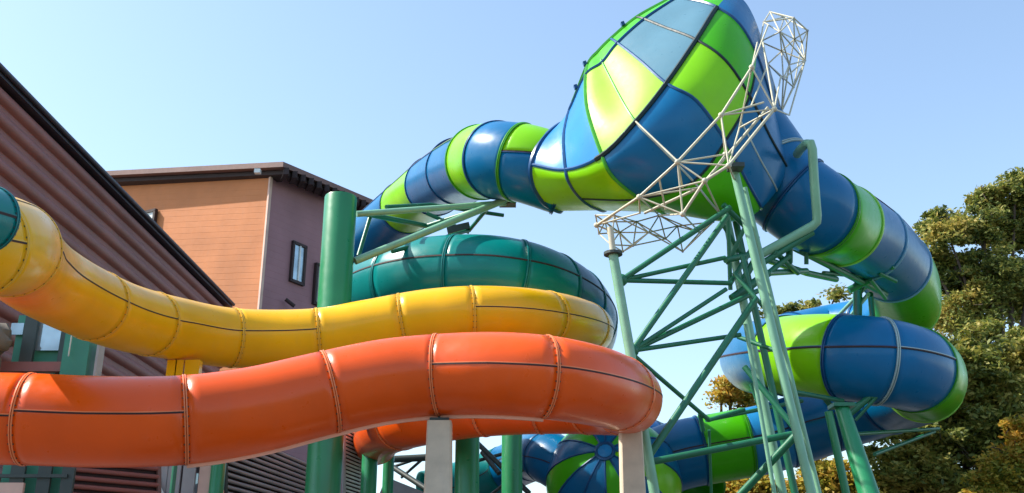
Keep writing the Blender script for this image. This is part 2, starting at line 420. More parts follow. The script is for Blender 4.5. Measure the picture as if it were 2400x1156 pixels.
for q in RB:
    e = q[0]; n = q[6]; dm = (e[2] + n[2]) / 2; w_ = math.hypot(e[0] - n[0], e[1] - n[1]) / 2400 * dm
    th_ = min(2.6, w_ * .36)
    back = []
    for f, k in ((.17, .62), (.36, .95), (.64, .95), (.83, .62)):
        back.append((n[0] + (e[0] - n[0]) * f, n[1] + (e[1] - n[1]) * f, n[2] + (e[2] - n[2]) * f + th_ * k))
    ribs.append([P(*a) for a in q] + [P(*a) for a in back])
NC = 11; SU, SV = 8, 6
def cr(p0, p1, p2, p3, t):
    return .5 * ((2 * p1) + (p2 - p0) * t + (2 * p0 - 5 * p1 + 4 * p2 - p3) * t * t + (3 * p1 - p0 - 3 * p2 + p3) * t ** 3)
def surf(u, v):
    n = len(ribs) - 1; i = min(int(u), n - 1); f = u - i
    rows = []
    for a in (i - 1, i, i + 1, i + 2):
        if 0 <= a <= n: rr = ribs[a]
        elif a < 0: rr = [ribs[0][k] * 2 - ribs[1][k] for k in range(NC)]
        else: rr = [ribs[n][k] * 2 - ribs[n - 1][k] for k in range(NC)]
        j = int(v) % NC; g = v - int(v)
        rows.append(cr(rr[(j - 1) % NC], rr[j], rr[(j + 1) % NC], rr[(j + 2) % NC], g))
    return cr(*rows, f)
CHM = mesh('funnel_chamber', [surf(u / 4, v / 3) for u in range(29) for v in range(NC * 3)],
           [(a * 33 + b_, a * 33 + (b_ + 1) % 33, (a + 1) * 33 + (b_ + 1) % 33, (a + 1) * 33 + b_) for a in range(28) for b_ in range(33)] + [tuple(28 * 33 + k for k in range(33))],
           'blue_lip', BG, True)
# pull the core inwards so that the coloured panels are the outer skin
cc = sum((v.co for v in CHM.data.vertices), V((0, 0, 0))) / len(CHM.data.vertices)
for v in CHM.data.vertices: v.co = cc + (v.co - cc) * .93
def panel(u0, u1, v0, v1, mat):
    nu = max(2, int((u1 - u0) * SU)); nv = int((v1 - v0) * SV); g = []
    for i in range(nu + 1):
        for j in range(nv + 1): g.append(surf(u0 + (u1 - u0) * i / nu, v0 + (v1 - v0) * j / nv))
    fs = [(i * (nv + 1) + j, i * (nv + 1) + j + 1, (i + 1) * (nv + 1) + j + 1, (i + 1) * (nv + 1) + j) for i in range(nu) for j in range(nv)]
    return mesh('panel', g, fs, mat, CHM, True)
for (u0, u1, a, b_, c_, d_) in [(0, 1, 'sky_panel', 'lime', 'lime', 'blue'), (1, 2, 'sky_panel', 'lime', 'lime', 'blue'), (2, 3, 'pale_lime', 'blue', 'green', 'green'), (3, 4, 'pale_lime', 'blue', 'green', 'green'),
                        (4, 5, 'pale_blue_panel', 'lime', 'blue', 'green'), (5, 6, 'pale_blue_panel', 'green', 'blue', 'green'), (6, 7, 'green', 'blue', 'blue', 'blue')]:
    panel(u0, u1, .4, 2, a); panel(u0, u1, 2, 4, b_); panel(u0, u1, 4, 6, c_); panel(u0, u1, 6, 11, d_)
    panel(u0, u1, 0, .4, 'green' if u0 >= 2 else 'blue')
def seam(uv, r, mat, name='seam_flange', nrm=.03):
    pts = [surf(u, v) for u, v in uv]
    B().sweep(pts, r, 6).out(name, mat, CHM, True)
for u, r, m in ((0, .09, 'blue_lip'), (1, .06, 'blue_lip'), (2, .06, 'green_lip'), (4, .05, 'blue_lip'), (5, .05, 'dark_seam'), (6, .06, 'blue_lip')):
    seam([(u + 1e-4, v / 6) for v in range(0, 37)], r, m)
seam([(3.0001, v / 6) for v in range(2, 13)], .035, 'green_lip'); seam([(3.0001, v / 6) for v in range(12, 37)], .035, 'pale_lip')
seam([(u / 6, 2) for u in range(0, 12)], .06, 'blue_lip'); seam([(u / 6, 2) for u in range(11, 37)], .085, 'dark_seam')
seam([(u / 6, 4) for u in range(6, 34)], .04, 'dark_seam')
seam([(u / 6, .4) for u in range(6, 41)], .06, 'blue_lip'); seam([(u / 6, 0) for u in range(6, 41)], .08, 'green_lip')
seam([(4.5, v / 6) for v in range(24, 37)], .03, 'pale_lip')
for u in (1.35, 1.95, 4.6):     # lifting lugs along the top edge
    c = surf(u, 0); B().box(c + V((-.08, -.05, .06)), (.05, 0, .02), (0, .07, 0), (-.02, 0, .06)).out('lug', 'blue_lip', CHM)

# the ball-shaped chamber low down, with wedge panels
bc = P(1438, 1135, 38); br = 2.5
pole = (P(1416, 1050, 36) - bc).normalized()
ax1 = pole.cross(V((0, 0, 1))).normalized(); ax2 = pole.cross(ax1)
BALL = thing('water_slide', 'round bowl of blue and green wedge panels with a teal tube, behind second pale column', 'water slide', (bc.x, bc.y, 0))
def bpt(th_, ph, r=br): return bc + (pole * math.cos(th_) + (ax1 * math.cos(ph) + ax2 * math.sin(ph)) * math.sin(th_)) * r
wc = ['green', 'blue', 'blue', 'green', 'blue', 'lime', 'blue', 'green', 'blue', 'blue', 'green', 'blue']
for k in range(12):
    vs = []; fs = []
    for i in range(17):
        for j in range(7): vs.append(bpt(.12 + (math.pi - .14) * i / 16, (k + j / 6) * math.pi / 6))
    for i in range(16):
        for j in range(6): fs.append((i * 7 + j, i * 7 + j + 1, (i + 1) * 7 + j + 1, (i + 1) * 7 + j))
    mesh('wedge_panel', vs, fs, wc[k], BALL, True)
    B().sweep([bpt(.1 + (math.pi - .14) * i / 20, k * math.pi / 6) for i in range(21)], .04, 6).out('seam_flange', 'blue_lip', BALL, True)
B().sweep([bpt(.13, k * math.pi / 8) for k in range(16)], .07, 6, True).out('hub_ring', 'blue_lip', BALL, True)
B().add([bpt(.13, k * math.pi / 8) for k in range(16)] + [bpt(0, 0, br * 1.02)], [(k, (k + 1) % 16, 16) for k in range(16)]).out('hub_cap', 'sky_panel', BALL)
TT = [P(*a) for a in [(1350, 1110, 38.5), (1290, 1075, 39.5), (1255, 1068, 42), (1180, 1100, 45), (1100, 1130, 45), (1000, 1160, 44)]]
tube_slide('', '', '', TT, .98, [(0, 1.1, 'blue', 'blue_lip', 0), (1.1, 2.1, 'blue', 'blue_lip', 0), (2.1, 3, 'blue', 'blue_lip', 0), (3, 5, 'teal', 'teal_lip', 0)], root=BALL)
TT2 = [P(*a) for a in [(1440, 1078, 41), (1515, 1072, 41.5), (1575, 1115, 42), (1625, 1180, 41)]]
tube_slide('', '', '', TT2, 1.5, [(0, 1, 'sky_panel', 'blue_lip', 0), (1, 2, 'blue', 'pale_lip', 0), (2, 3, 'green', 'green_lip', 0)], root=BALL)

tube_slide('water_slide', 'end of a teal tube slide poking in at the far left above the yellow one', 'water slide', TL, .38, [(0, 1, 'teal', 'teal_lip', 0), (1, 2, 'teal', 'teal_lip', 0)])

# ---------------------------------------------------------------- green round pillars
def pillar(px, ytop, Y, dia, label, cap=True, mat='pillar_green', base=True):
    t = PY(px, ytop, Y)
    r = dia / 2
    o = thing('pillar', label, 'pillar', (t.x, t.y, 0), 'green round pillars under the slides')
    b = B(); N = 40; prof = [(r, .03), (r, t.z - .05), (r - .015, t.z - .01), (r - .05, t.z)]
    for (rr, z) in prof:
        for k in range(N): b.v.append(V((t.x + math.cos(2 * math.pi * k / N) * rr, t.y + math.sin(2 * math.pi * k / N) * rr, z)))
    for i in range(3):
        for k in range(N): b.f.append((i * N + k, i * N + (k + 1) % N, (i + 1) * N + (k + 1) % N, (i + 1) * N + k))
    b.f.append(tuple(3 * N + k for k in range(N))); b.out('shaft', mat, o, True, 40)
    z0 = B(); z0.pipe((t.x, t.y, 0), (t.x, t.y, .06), r * 1.45, n=24); z0.out('base_plate', 'steel_dark', o)
    for z in [q for q in (t.z * .35, t.z * .68) if t.z > 5]:
        B().pipe((t.x, t.y, z - .012), (t.x, t.y, z + .012), r + .006, n=N).out('weld_seam', mat, o)
    return t
pt1 = pillar(799, 462, 29.5, 1.0, 'tall thick green round pillar rising above the slides beside the mauve wall')
pillar(1096, 1010, 29, .68, 'mid green round pillar just right of the first pale column')
pillar(1200, 1005, 31, .62, 'dark green round pillar midway between the two pale columns')
pillar(514, 1075, 30, .42, 'slim green pillar at the lower left in front of striped awning')
pillar(868, 1050, 33, .5, 'green pillar close behind right side of the thick tall pillar')
pillar(912, 1060, 36, .38, 'thin dark green pillar left of the first pale column')
# pale tapered columns
def column(px, y, Y, w0, w1, label):
    t = PY(px, y, Y); o = thing('column', label, 'column', (t.x, t.y, 0), 'pale tapered columns under the orange slide')
    def q(w, z, c=.03): return [V((t.x + sx, t.y + sy, z)) for sx, sy in ((-w + c, -w), (w - c, -w), (w, -w + c), (w, w - c), (w - c, w), (-w + c, w), (-w, w - c), (-w, -w + c))]
    b = B(); b.v = q(w1, 0) + q(w0, t.z); b.f = [(i, (i + 1) % 8, (i + 1) % 8 + 8, i + 8) for i in range(8)] + [tuple(range(8, 16))]
    b.out('shaft', 'concrete_column', o)
    B().box((t.x, t.y, t.z + .03), (w0 * .8, 0, 0), (0, w0 * .8, 0), (0, 0, .03)).out('top_plate', 'steel_dark', o)
    B().pipe((t.x, t.y, t.z + .06), (t.x, t.y, t.z + .3), .07).out('bracket', 'steel_dark', o)
column(1031, 990, 19.2, .225, .31, 'left pale concrete column under the middle of the orange slide')
column(1477, 1004, 22.8, .24, .31, 'right pale concrete column under the bend of the orange slide')

# ---------------------------------------------------------------- steel: arms from the tall pillar
def pipes(root, lst, name, mat, r, n=10):
    for it in lst:
        a, b_ = it[0], it[1]; rr = it[2] if len(it) > 2 else r
        B().pipe(P(*a), P(*b_), rr, n=n).out(name, it[3] if len(it) > 3 else mat, root, True, 50)
arm = thing('pillar_bracket', 'green steel arms reaching from the tall pillar to under the left blue green tube', 'bracket', (pt1.x, pt1.y, 0))
pipes(arm, [((836, 502, 32.5), (1185, 476, 34.5), .1, 'steel_mint'), ((832, 612, 31.5), (1195, 464, 34.5), .12, 'steel_mint')], 'arm', 'steel_green', .1)
pipes(arm, [((850, 500, 33.5), (1000, 530, 36), .09), ((1000, 530, 36), (1195, 468, 34.6), .09), ((905, 485, 34), (1010, 480, 36)), ((1010, 480, 36), (1180, 505, 37)), ((840, 600, 33), (870, 500, 34)),
            ((920, 590, 33), (1100, 540, 37)), ((1100, 540, 37), (1150, 480, 35.5)), ((1000, 500, 37), (1100, 545, 37), .07)], 'brace', 'steel_green', .07)
B().box(P(1190, 474, 34.6), (.28, 0, 0), (0, .2, 0), (0, 0, .12)).out('saddle', 'steel_dark', arm)
B().box(P(1075, 538, 37), (.4, 0, .1), (0, .2, 0), (-.03, 0, .12)).out('saddle', 'steel_dark', arm)

# ---------------------------------------------------------------- green tower
def down(p, q):      # extend the line p->q to the ground
    k = (p.z) / (p.z - q.z); return p + (q - p) * k
tw0 = PY(1840, 900, 27)
tower = thing('support_tower', 'green steel lattice tower with long mint legs carrying the big funnel', 'support tower', (tw0.x, tw0.y, 0))
def leg(a, b_, Y, r, mat='steel_mint', Y2=None):
    p = PY(*a, Y); q = PY(*b_, Y2 or Y); g = down(p, q)
    B().pipe(p, g, r, n=14).out('leg', mat, tower, True, 50)
    return p, g
leg((1720, 396), (1902, 1156), 25.2, .115)
leg((1746, 440), (1920, 1156), 25.5, .06)
leg((1700, 500), (1834, 1156), 27.0, .12)
leg((1720, 500), (1792, 830), 28.4, .1, 'steel_green')
leg((1747, 760), (1815, 1156), 25.8, .055)
pl, pg = leg((1437, 598), (1476, 822), 24.6, .125)
N1 = (1456, 657, 26.6); N2 = (1482, 822, 25.6)
pipes(tower, [(N1, (1712, 486, 27.5), .075), (N1, (1700, 604, 27.5), .06), (N1, (1715, 664, 27.5), .065), (N2, (1706, 505, 27.8), .08), (N2, (1702, 678, 27), .06), (N2, (1776, 682, 28), .075),
              (N2, (1735, 785, 27), .06), ((1484, 832, 25.4), (1662, 985, 27.5), .06), ((1772, 700, 27), (1516, 1076, 24.5), .09), ((1510, 1086, 26), (1868, 1016, 26.5), .09),
              ((1866, 1020, 26), (1716, 1180, 26.5), .1), ((1660, 985, 27.5), (1745, 960, 27.8), .06), ((1640, 970, 27.4), (1648, 1010, 27.5), .06), ((1640, 968, 27.4), (1662, 985, 27.5), .06),
              ((1700, 610, 28), (1810, 585, 29), .09), ((1715, 700, 28), (1800, 640, 28.6), .12), ((1730, 790, 27.6), (1840, 830, 26.5), .06), ((1745, 860, 27.4), (1860, 1000, 26.2), .08), ((1720, 640, 27.8), (1790, 720, 27)),
              ((1706, 505, 28.2), (1712, 680, 28)), ((1690, 520, 28.4), (1740, 600, 28.6)), ((1752, 520, 28.4), (1705, 620, 28.2)), ((1736, 480, 28.2), (1765, 560, 28.8)), ((1760, 690, 27.5), (1740, 600, 28)),
              ((1800, 1010, 27), (1760, 900, 27.4), .05), ((1655, 985, 28.5), (1880, 940, 30), .06), ((1662, 1008, 27.5), (1668, 1180, 27.5), .04), ((1695, 480, 28.5), (1776, 560, 28.8), .08),
              ((1776, 560, 28.8), (1712, 664, 27.8), .07), ((1500, 1060, 26), (1500, 1200, 25.8), .05)], 'brace', 'steel_green', .06)
for q_ in (N1, N2): B().sphere(P(*q_), .17).out('node', 'steel_green', tower, True)
B().pipe(pl + V((0, 0, 0)), pl + V((0, 0, .07)), .24, n=16).out('cap_plate', 'steel_dark', tower)
B().pipe(pl + V((0, 0, .07)), pl + V((-.05, 0, .75)), .08, n=12).out('post_top', 'steel_cream', tower, True)
B().box(P(1724, 392, 27.3), (.2, 0, 0), (0, .2, 0), (0, 0, .06)).out('cap_plate', 'steel_dark', tower)

# hooked pipe frame beside the exit of the funnel
hook = thing('pipe_frame', 'bent mint green pipe frame standing over the tube beside the funnel exit', 'pipe frame', tuple(V(P(1850, 600, 29.5).xy.to_3d())))
B().sweep([P(*a) for a in [(1868, 362, 30.2), (1876, 350, 29.8), (1890, 337, 29.2), (1900, 336, 29.0), (1904, 350, 29), (1908, 420, 28.9), (1915, 505, 28.8), (1914, 520, 28.8), (1904, 530, 28.8), (1850, 560, 28.8), (1776, 600, 28.6)]], .13, 12).out('bent_pipe', 'steel_mint', hook, True)
pipes(hook, [((1790, 615, 28.6), (1905, 545, 28.9), .09), ((1740, 690, 28.3), (1850, 600, 29)), ((1815, 590, 28.6), (1870, 640, 30)), ((1800, 640, 28.6), (1890, 635, 31), .09), ((1850, 575, 29), (1850, 615, 29.4), .1), ((1776, 598, 28.6), (1740, 660, 28.3), .1)], 'brace', 'steel_green', .08)
# under-slide truss on the right
ut = thing('support_truss', 'dark green bracket truss below the upper right bend of the tube', 'support truss', tuple(V(P(2040, 700, 36).xy.to_3d())))
pipes(ut, [((1800, 610, 30), (1890, 640, 31.5), .1), ((1890, 640, 31.5), (1960, 655, 33), .1), ((1880, 590, 31), (2075, 690, 36), .11), ((1890, 620, 31), (1890, 580, 31)), ((1960, 660, 33), (1940, 610, 33)),
           ((1990, 680, 34.5), (2090, 630, 34.5), .12), ((2040, 655, 34), (2075, 700, 35)), ((2060, 640, 34), (2100, 660, 34.5)), ((2030, 672, 35), (1960, 745, 40), .07, 'steel_mint'), ((2035, 690, 35), (1990, 745, 40), .07, 'steel_mint'),
           ((2010, 670, 35), (2010, 740, 38), .16), ((2040, 690, 36), (2045, 745, 38), .1), ((2078, 628, 34.2), (2095, 622, 34), .12, 'steel_green'), ((1930, 640, 32.5), (2050, 650, 35))], 'brace', 'steel_green', .07)

# thick pole under the spiral
pp = PY(1972, 952, 28.5); pq = PY(2036, 1156, 27.6)
gp = down(pp, pq)
pole3 = thing('support_pole', 'thick leaning green pole with bracket arms below the spiral at right', 'support pole', (gp.x, gp.y, 0))
B().pipe(pp, gp, .2, .42, n=24).out('pole', 'pillar_green', pole3, True, 50)
pipes(pole3, [((1942, 965, 30.5), (1988, 1180, 29.5), .12, 'pillar_green'), ((1975, 968, 30.5), (2075, 915, 30.5), .08), ((2005, 985, 30.4), (2062, 922, 30.4), .05), ((1840, 915, 29), (1975, 940, 30.5), .07), ((1985, 975, 30.5), (2040, 930, 30.5), .1),
              ((2040, 930, 30.5), (2085, 912, 30.5), .13), ((2000, 1018, 31), (2200, 1005, 35.5), .06), ((2050, 1065, 31.5), (2190, 1012, 35.5), .06), ((1950, 955, 30.5), (1930, 930, 30.4), .08)], 'bracket', 'steel_green', .06)
B().box(pp, (.3, 0, 0), (0, .3, 0), (0, 0, .05)).out('cap_plate', 'steel_green', pole3)

# ---------------------------------------------------------------- cream space frame cradling the funnel
cr_ = thing('space_frame', 'cream lattice of slim steel tubes cradling the underside of the funnel', 'space frame', tuple(V(P(1600, 500, 27).xy.to_3d())))
U = [(1762, 158, 27.8), (1690, 270, 27.4), (1588, 380, 27.0), (1498, 462, 27.4), (1398, 528, 29.2)]
Lc = [(1815, 256, 27.4), (1708, 388, 26.6), (1652, 424, 26.6), (1600, 502, 26.8)]
Kc = [(1733, 300, 28.2), (1700, 362, 27.6)]
cl = []
for a, b_ in zip(U, U[1:]): cl.append((a, b_, .038))
for a, b_ in ((Lc[0], Lc[1]), (Lc[1], Lc[2]), (Lc[2], Lc[3])): cl.append((a, b_, .042))
cl += [((1800, 252, 28.2), (1640, 440, 27.6), .04), ((1640, 440, 27.6), (1510, 500, 28.2), .04)]
pipes(cr_, cl, 'chord', 'steel_cream', .05)
st = [(U[0], Lc[0]), (U[1], Lc[0]), (U[1], (1790, 240, 28.2)), (U[1], Lc[1]), (U[1], Kc[1]), (U[2], Kc[1]), (U[2], Lc[1]), (U[2], Lc[2]), (U[2], Lc[3]), (U[2], (1600, 440, 28)), (U[3], Lc[3]), (U[3], Lc[2]),
      (U[3], (1500, 500, 28.2)), (U[4], (1498, 500, 28.6)), (U[0], (1800, 60, 30.5)), (U[0], (1775, 100, 29.8)), (Lc[0], (1830, 180, 30.5)), (Lc[0], (1850, 270, 31)), (Lc[2], (1690, 505, 28.6)), (Lc[1], (1740, 470, 28.8)),
      ((1655, 425, 26.6), (1700, 362, 27.6)), (U[0], (1733, 300, 28.2)), (Lc[0], (1733, 300, 28.2)), (Lc[1], (1733, 300, 28.2)), ((1545, 420, 27.2), (1560, 492, 27.6)), ((1640, 440, 27.6), U[3]), (U[4], (1440, 545, 29.4)), (U[3], (1545, 505, 31.5)), ((1600, 502, 26.8), (1640, 545, 31)), ((1600, 502, 26.8), (1545, 505, 30)), (Lc[0], (1788, 98, 30)), ((1760, 250, 28.2), (1800, 150, 31)), ((1850, 270, 31), (1887, 142, 33.5)), ((1590, 380, 27), (1490, 285, 28.5))]
pipes(cr_, [s_ for s_ in st], 'strut', 'steel_cream', .026, 8)
for q_ in U + Lc + Kc[1:]: B().sphere(P(*q_), .08).out('node', 'steel_cream', cr_, True)
def cluster(label, nodes, edges, r, base, rail=None):
    o = thing('space_frame', label, 'space frame', tuple(V(P(*base).xy.to_3d())))
    for (i, j) in edges: B().pipe(P(*nodes[i]), P(*nodes[j]), r, n=7).out('strut', 'steel_cream', o, True, 50)
    for n_ in nodes: B().sphere(P(*n_), r * 1.7, 8, 5).out('node', 'grey_metal', o, True)
nodesA = [(1782, 98, 32), (1790, 52, 33), (1805, 28, 34), (1828, 75, 31.5), (1860, 42, 33), (1893, 72, 33), (1862, 92, 34.5), (1832, 120, 34), (1850, 152, 32), (1887, 142, 33.5), (1836, 186, 31.5), (1860, 205, 34), (1832, 262, 32), (1800, 150, 33.5), (1838, 40, 36), (1880, 100, 36)]
cluster('grey and cream lattice cluster sticking out beyond the top right of the funnel', nodesA,
        [(0, 1), (1, 2), (2, 4), (0, 3), (1, 3), (3, 4), (4, 5), (3, 6), (5, 6), (4, 6), (3, 7), (0, 7), (6, 7), (7, 8), (6, 8), (8, 9), (5, 9), (6, 9), (8, 10), (9, 10), (9, 11), (8, 11), (10, 12), (11, 12), (9, 12), (3, 8), (0, 13), (13, 10), (7, 13), (2, 14), (14, 5), (14, 6), (5, 15), (9, 15), (15, 6), (3, 14), (10, 13), (7, 10), (1, 4), (1, 14), (2, 3), (3, 9), (6, 8), (4, 15), (7, 9), (8, 12), (11, 15), (13, 11), (0, 7), (13, 12)], .024, (1840, 150, 33))
nodesB = [(1396, 505, 30), (1404, 548, 31), (1432, 574, 29.5), (1418, 520, 31.5), (1440, 505, 29.5), (1452, 545, 31.5), (1484, 576, 30), (1492, 520, 31.5), (1520, 545, 30), (1545, 505, 31.5), (1560, 560, 31), (1600, 590, 30.5), (1588, 530, 31.5),
          (1640, 545, 31), (1672, 520, 30), (1460, 590, 32)]
cluster('grey lattice of thin tubes hanging under the left end of the funnel', nodesB,
        [(0, 1), (1, 2), (0, 3), (1, 3), (2, 3), (0, 4), (3, 4), (4, 2), (4, 5), (3, 5), (2, 5), (5, 6), (4, 7), (5, 7), (6, 7), (6, 8), (7, 8), (7, 9), (8, 9), (8, 10), (9, 10), (6, 10), (10, 11), (10, 12), (9, 12), (12, 11), (12, 13), (11, 13), (13, 14), (12, 14), (8, 12), (2, 6), (4, 8), (3, 7), (5, 15), (6, 15), (2, 15), (11, 14), (1, 5), (3, 6), (5, 8), (7, 10), (8, 11), (9, 13), (0, 5), (15, 8)], .022, (1500, 580, 30.5))

# ---------------------------------------------------------------- brown ribbed building, left
WX0, WY0, WX1, WY1, WH = -17.07, 28, -16.3, 56, 18.5
bw = thing('ribbed_building', 'long dark brown building with thick horizontal ribs rising at far left', 'building', (WX0, WY0, 0))
dirw = V((WX1 - WX0, WY1 - WY0, 0)).normalized(); nrm = V((dirw.y, -dirw.x, 0))
prof = []
z = WH - .25; sp = .74
while z > .2:
    for k in range(7):
        a = math.pi * k / 6
        prof.append((.02 + .2 * math.sin(a), z - sp * .62 * (1 - math.cos(a)) / 2))
    prof.append((0, z - sp * .64)); prof.append((0, z - sp * .98)); z -= sp
b = B(); m = len(prof)
for (x0, y0) in ((WX0, WY0), (WX1, WY1)):
    for (o_, zz) in prof: b.v.append(V((x0, y0, max(0, zz))) + nrm * o_)
for i in range(m - 1): b.f.append((i, i + 1, m + i + 1, m + i))
b.out('wall', 'brown_rib', bw, True, 50)
c = V(((WX0 + WX1) / 2, (WY0 + WY1) / 2, 0)); hl = (V((WX1 - WX0, WY1 - WY0, 0)).length) / 2
B().box(c - nrm * 4.02 + V((0, 0, WH / 2 - .1)), dirw * hl, nrm * 4, V((0, 0, WH / 2 - .1))).out('body', 'dark_wood', bw)
B().box(c - nrm * 3.8 + V((0, 0, WH)), dirw * (hl + .1), nrm * 4.15, V((0, 0, .14))).out('roof', 'dark_coping', bw)
gutter = B().pipe(V((WX0, WY0, WH + .05)) + nrm * .44, V((WX1, WY1, WH + .05)) + nrm * .44, .09, n=10).out('gutter', 'dark_coping', bw, True, 50)

# ---------------------------------------------------------------- orange and mauve house
hs = PY(636, 410, 58); hl_ = PY(180, 440, 66); hr = PY(862, 505, 66)
house = thing('orange_house', 'orange boarded house with mauve shaded side and brown roof behind the ribbed building', 'house', (hs.x, hs.y, 0))
def sided(p, q, zt_p, zt_q, mat, board=.42):
    d = (q - p); d.z = 0; L = d.length; d.normalize(); n = V((d.y, -d.x, 0))
    if n.dot(V((0, -1, 0))) < 0: n = -n
    b = B(); zz = 0; k = 0; vs = []; rows = []
    H = max(zt_p, zt_q)
    nb = int(H / board)
    for i in range(nb + 1):
        f0 = i / nb; f1 = min(1, (i + .93) / nb)
        for f, off in ((f0, .0), (f0 + .0006, .007), (f1, .003)):
            rows.append(len(b.v)); 
            b.v.append(V((p.x, p.y, zt_p * f)) + n * off); b.v.append(V((q.x, q.y, zt_q * f)) + n * off)
    for i in range(len(rows) - 1): b.f.append((rows[i], rows[i] + 1, rows[i + 1] + 1, rows[i + 1]))
    return b.out('wall', mat, house), n
zl = hl_.z; zc = hs.z + .2
o1, n1 = sided(hl_, hs, hl_.z + .4, zc, 'orange_siding')
o2, n2 = sided(hs, hr, zc, hr.z, 'mauve_siding')
B().pipe((hs.x, hs.y - .05, 0), (hs.x, hs.y - .05, zc - .2), .13, n=4).out('corner_trim', 'trim', house)
# body behind
bk = V((hl_.x + 4, hl_.y + 14, 0)); 
# roof: outer edge points through the eaves
e0 = PY(150, 406, 65); e1 = PY(664, 379, 56.6); e2 = PY(878, 470, 65); e3 = V((e2.x - 12, e2.y + 14, e2.z + 1)); e4 = V((e0.x, e0.y + 22, e0.z + 1.5))
b = B(); top = [e0, e1, e2, e3, e4]; thk = .34
b.v = [V(v) for v in top] + [V(v) - V((0, 0, thk)) for v in top]
b.f = [(4, 3, 2, 1, 0), (5, 6, 7, 8, 9)] + [(i, (i + 1) % 5, (i + 1) % 5 + 5, i + 5) for i in range(5)]
b.out('roof', 'brown_roof', house)
b = B(); sh = lambda v, k: V(v) + V((0, .5, -thk - k))
for k_, (a_, c_) in enumerate(((e0, e1), (e1, e2))):
    p_, q_ = sh(a_, .02), sh(c_, .02); dd = (q_ - p_)
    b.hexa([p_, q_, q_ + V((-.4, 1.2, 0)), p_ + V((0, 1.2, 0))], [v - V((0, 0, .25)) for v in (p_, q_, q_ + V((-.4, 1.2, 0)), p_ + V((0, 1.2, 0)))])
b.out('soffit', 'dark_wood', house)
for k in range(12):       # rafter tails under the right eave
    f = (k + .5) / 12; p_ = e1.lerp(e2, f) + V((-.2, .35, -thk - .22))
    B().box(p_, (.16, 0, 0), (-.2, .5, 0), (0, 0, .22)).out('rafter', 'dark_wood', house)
B().box(PY(604, 402, 56.9), (.18, 0, 0), (0, .15, 0), (0, 0, .13)).out('lamp', 'white', house)
def window(x0, y0, x1, y1, Y, n, mat='glass', split=True):
    a = PY(x0, y1, Y); c_ = PY(x1, y0, Y); 
    d = V((-n.y, n.x, 0)); d = d if d.x > 0 else -d
    w2 = (c_.x - a.x) / 2 / max(.3, d.x); h2 = (c_.z - a.z) / 2; m_ = (a + c_) / 2
    f = B()
    t = .09
    for (cx, cz, ww, hh) in ((0, h2, w2 + t, t), (0, -h2, w2 + t, t), (-w2, 0, t, h2), (w2, 0, t, h2)):
        f.box(m_ + d * cx + V((0, 0, cz)), d * ww, n * .12, V((0, 0, hh)))
    fo = f.out('window', 'dark_wood', house)
    B().box(m_, d * w2, n * .04, V((0, 0, h2))).out('pane', mat, fo)
    if split: B().box(m_ + d * (w2 * .1) + n * .07, d * .05, n * .04, V((0, 0, h2))).out('mullion', 'white', fo)
def onwall(px, n, p0):      # distance Y where the column of pixels meets the wall plane
    r = ray(px, 600); k = (p0 - CAM).dot(n) / r.dot(n); return (r * k).y
window(322, 497, 368, 536, onwall(345, n1, hs) - .05, n1, 'white', False)
window(684, 574, 712, 662, onwall(698, n2, hs) - .05, n2)
window(737, 622, 752, 712, onwall(745, n2, hs) - .05, n2)
for (x, y) in ((690, 718),):
    p_ = PY(x, y, onwall(x, n2, hs) - .5); B().pipe(p_, p_ + V((-.5, -.3, .35)), .12).out('spout', 'dark_wood', house)

# ---------------------------------------------------------------- booth between yellow and orange slides
bo = PY(120, 880, 27)
booth = thing('glazed_booth', 'green framed booth with pale panes between the yellow and orange slides at left', 'booth', (bo.x, bo.y, 0))
def rect(b, x0, y0, x1, y1, Y, t=.06):
    a = PY(x0, y1, Y); c_ = PY(x1, y0, Y); b.box((a + c_) / 2, ((c_.x - a.x) / 2, 0, 0), (0, t, 0), (0, 0, abs(c_.z - a.z) / 2)); return b
rect(B(), 155, 780, 232, 900, 27.4, .5).out('wall', 'booth_green', booth)
f = rect(B(), 14, 740, 158, 930, 27.6, .04).out('glazing', 'booth_green', booth)
for (x0, y0, x1, y1) in ((24, 758, 58, 785), (70, 755, 148, 822)): rect(B(), x0, y0, x1, y1, 27.45, .03).out('pane', 'glass', f)
for x in (62, 150): rect(B(), x - 5, 720, x + 5, 960, 27.3, .06).out('post', 'steel_dark', booth)
rect(B(), 160, 776, 170, 835, 26.8, .03).out('downpipe', 'white', booth)
rect(B(), -20, 850, 150, 872, 27.1, .1).out('beam', 'brown_rib', booth)
rect(B(), 222, 810, 240, 900, 27.2, .2).out('side_trim', 'grey_metal', booth)
# booth legs to the ground
for x in (10, 225):
    p_ = PY(x, 900, 27.6); B().pipe(p_, (p_.x, p_.y, 0), .12).out('leg', 'booth_green', booth)
# boulder shape at the left edge
rk = B(); rk.sphere(PY(-22, 795, 26.5), .5, 14, 9)
for i, v in enumerate(rk.v): rk.v[i] = v + V((random.uniform(-.08, .08), random.uniform(-.08, .08), random.uniform(-.08, .08)))
rko = rk.out('stone_finial', 'stone', None, True, 40); 
p_ = PY(-22, 795, 26.5); rk2 = B().pipe(p_ - V((0, 0, .5)), (p_.x, p_.y, 0), .35, .5, n=10)
tag(rko, 'brown stone ball at the left edge below the yellow slide', 'stone')
rk2.out('stone_base', 'stone', rko)
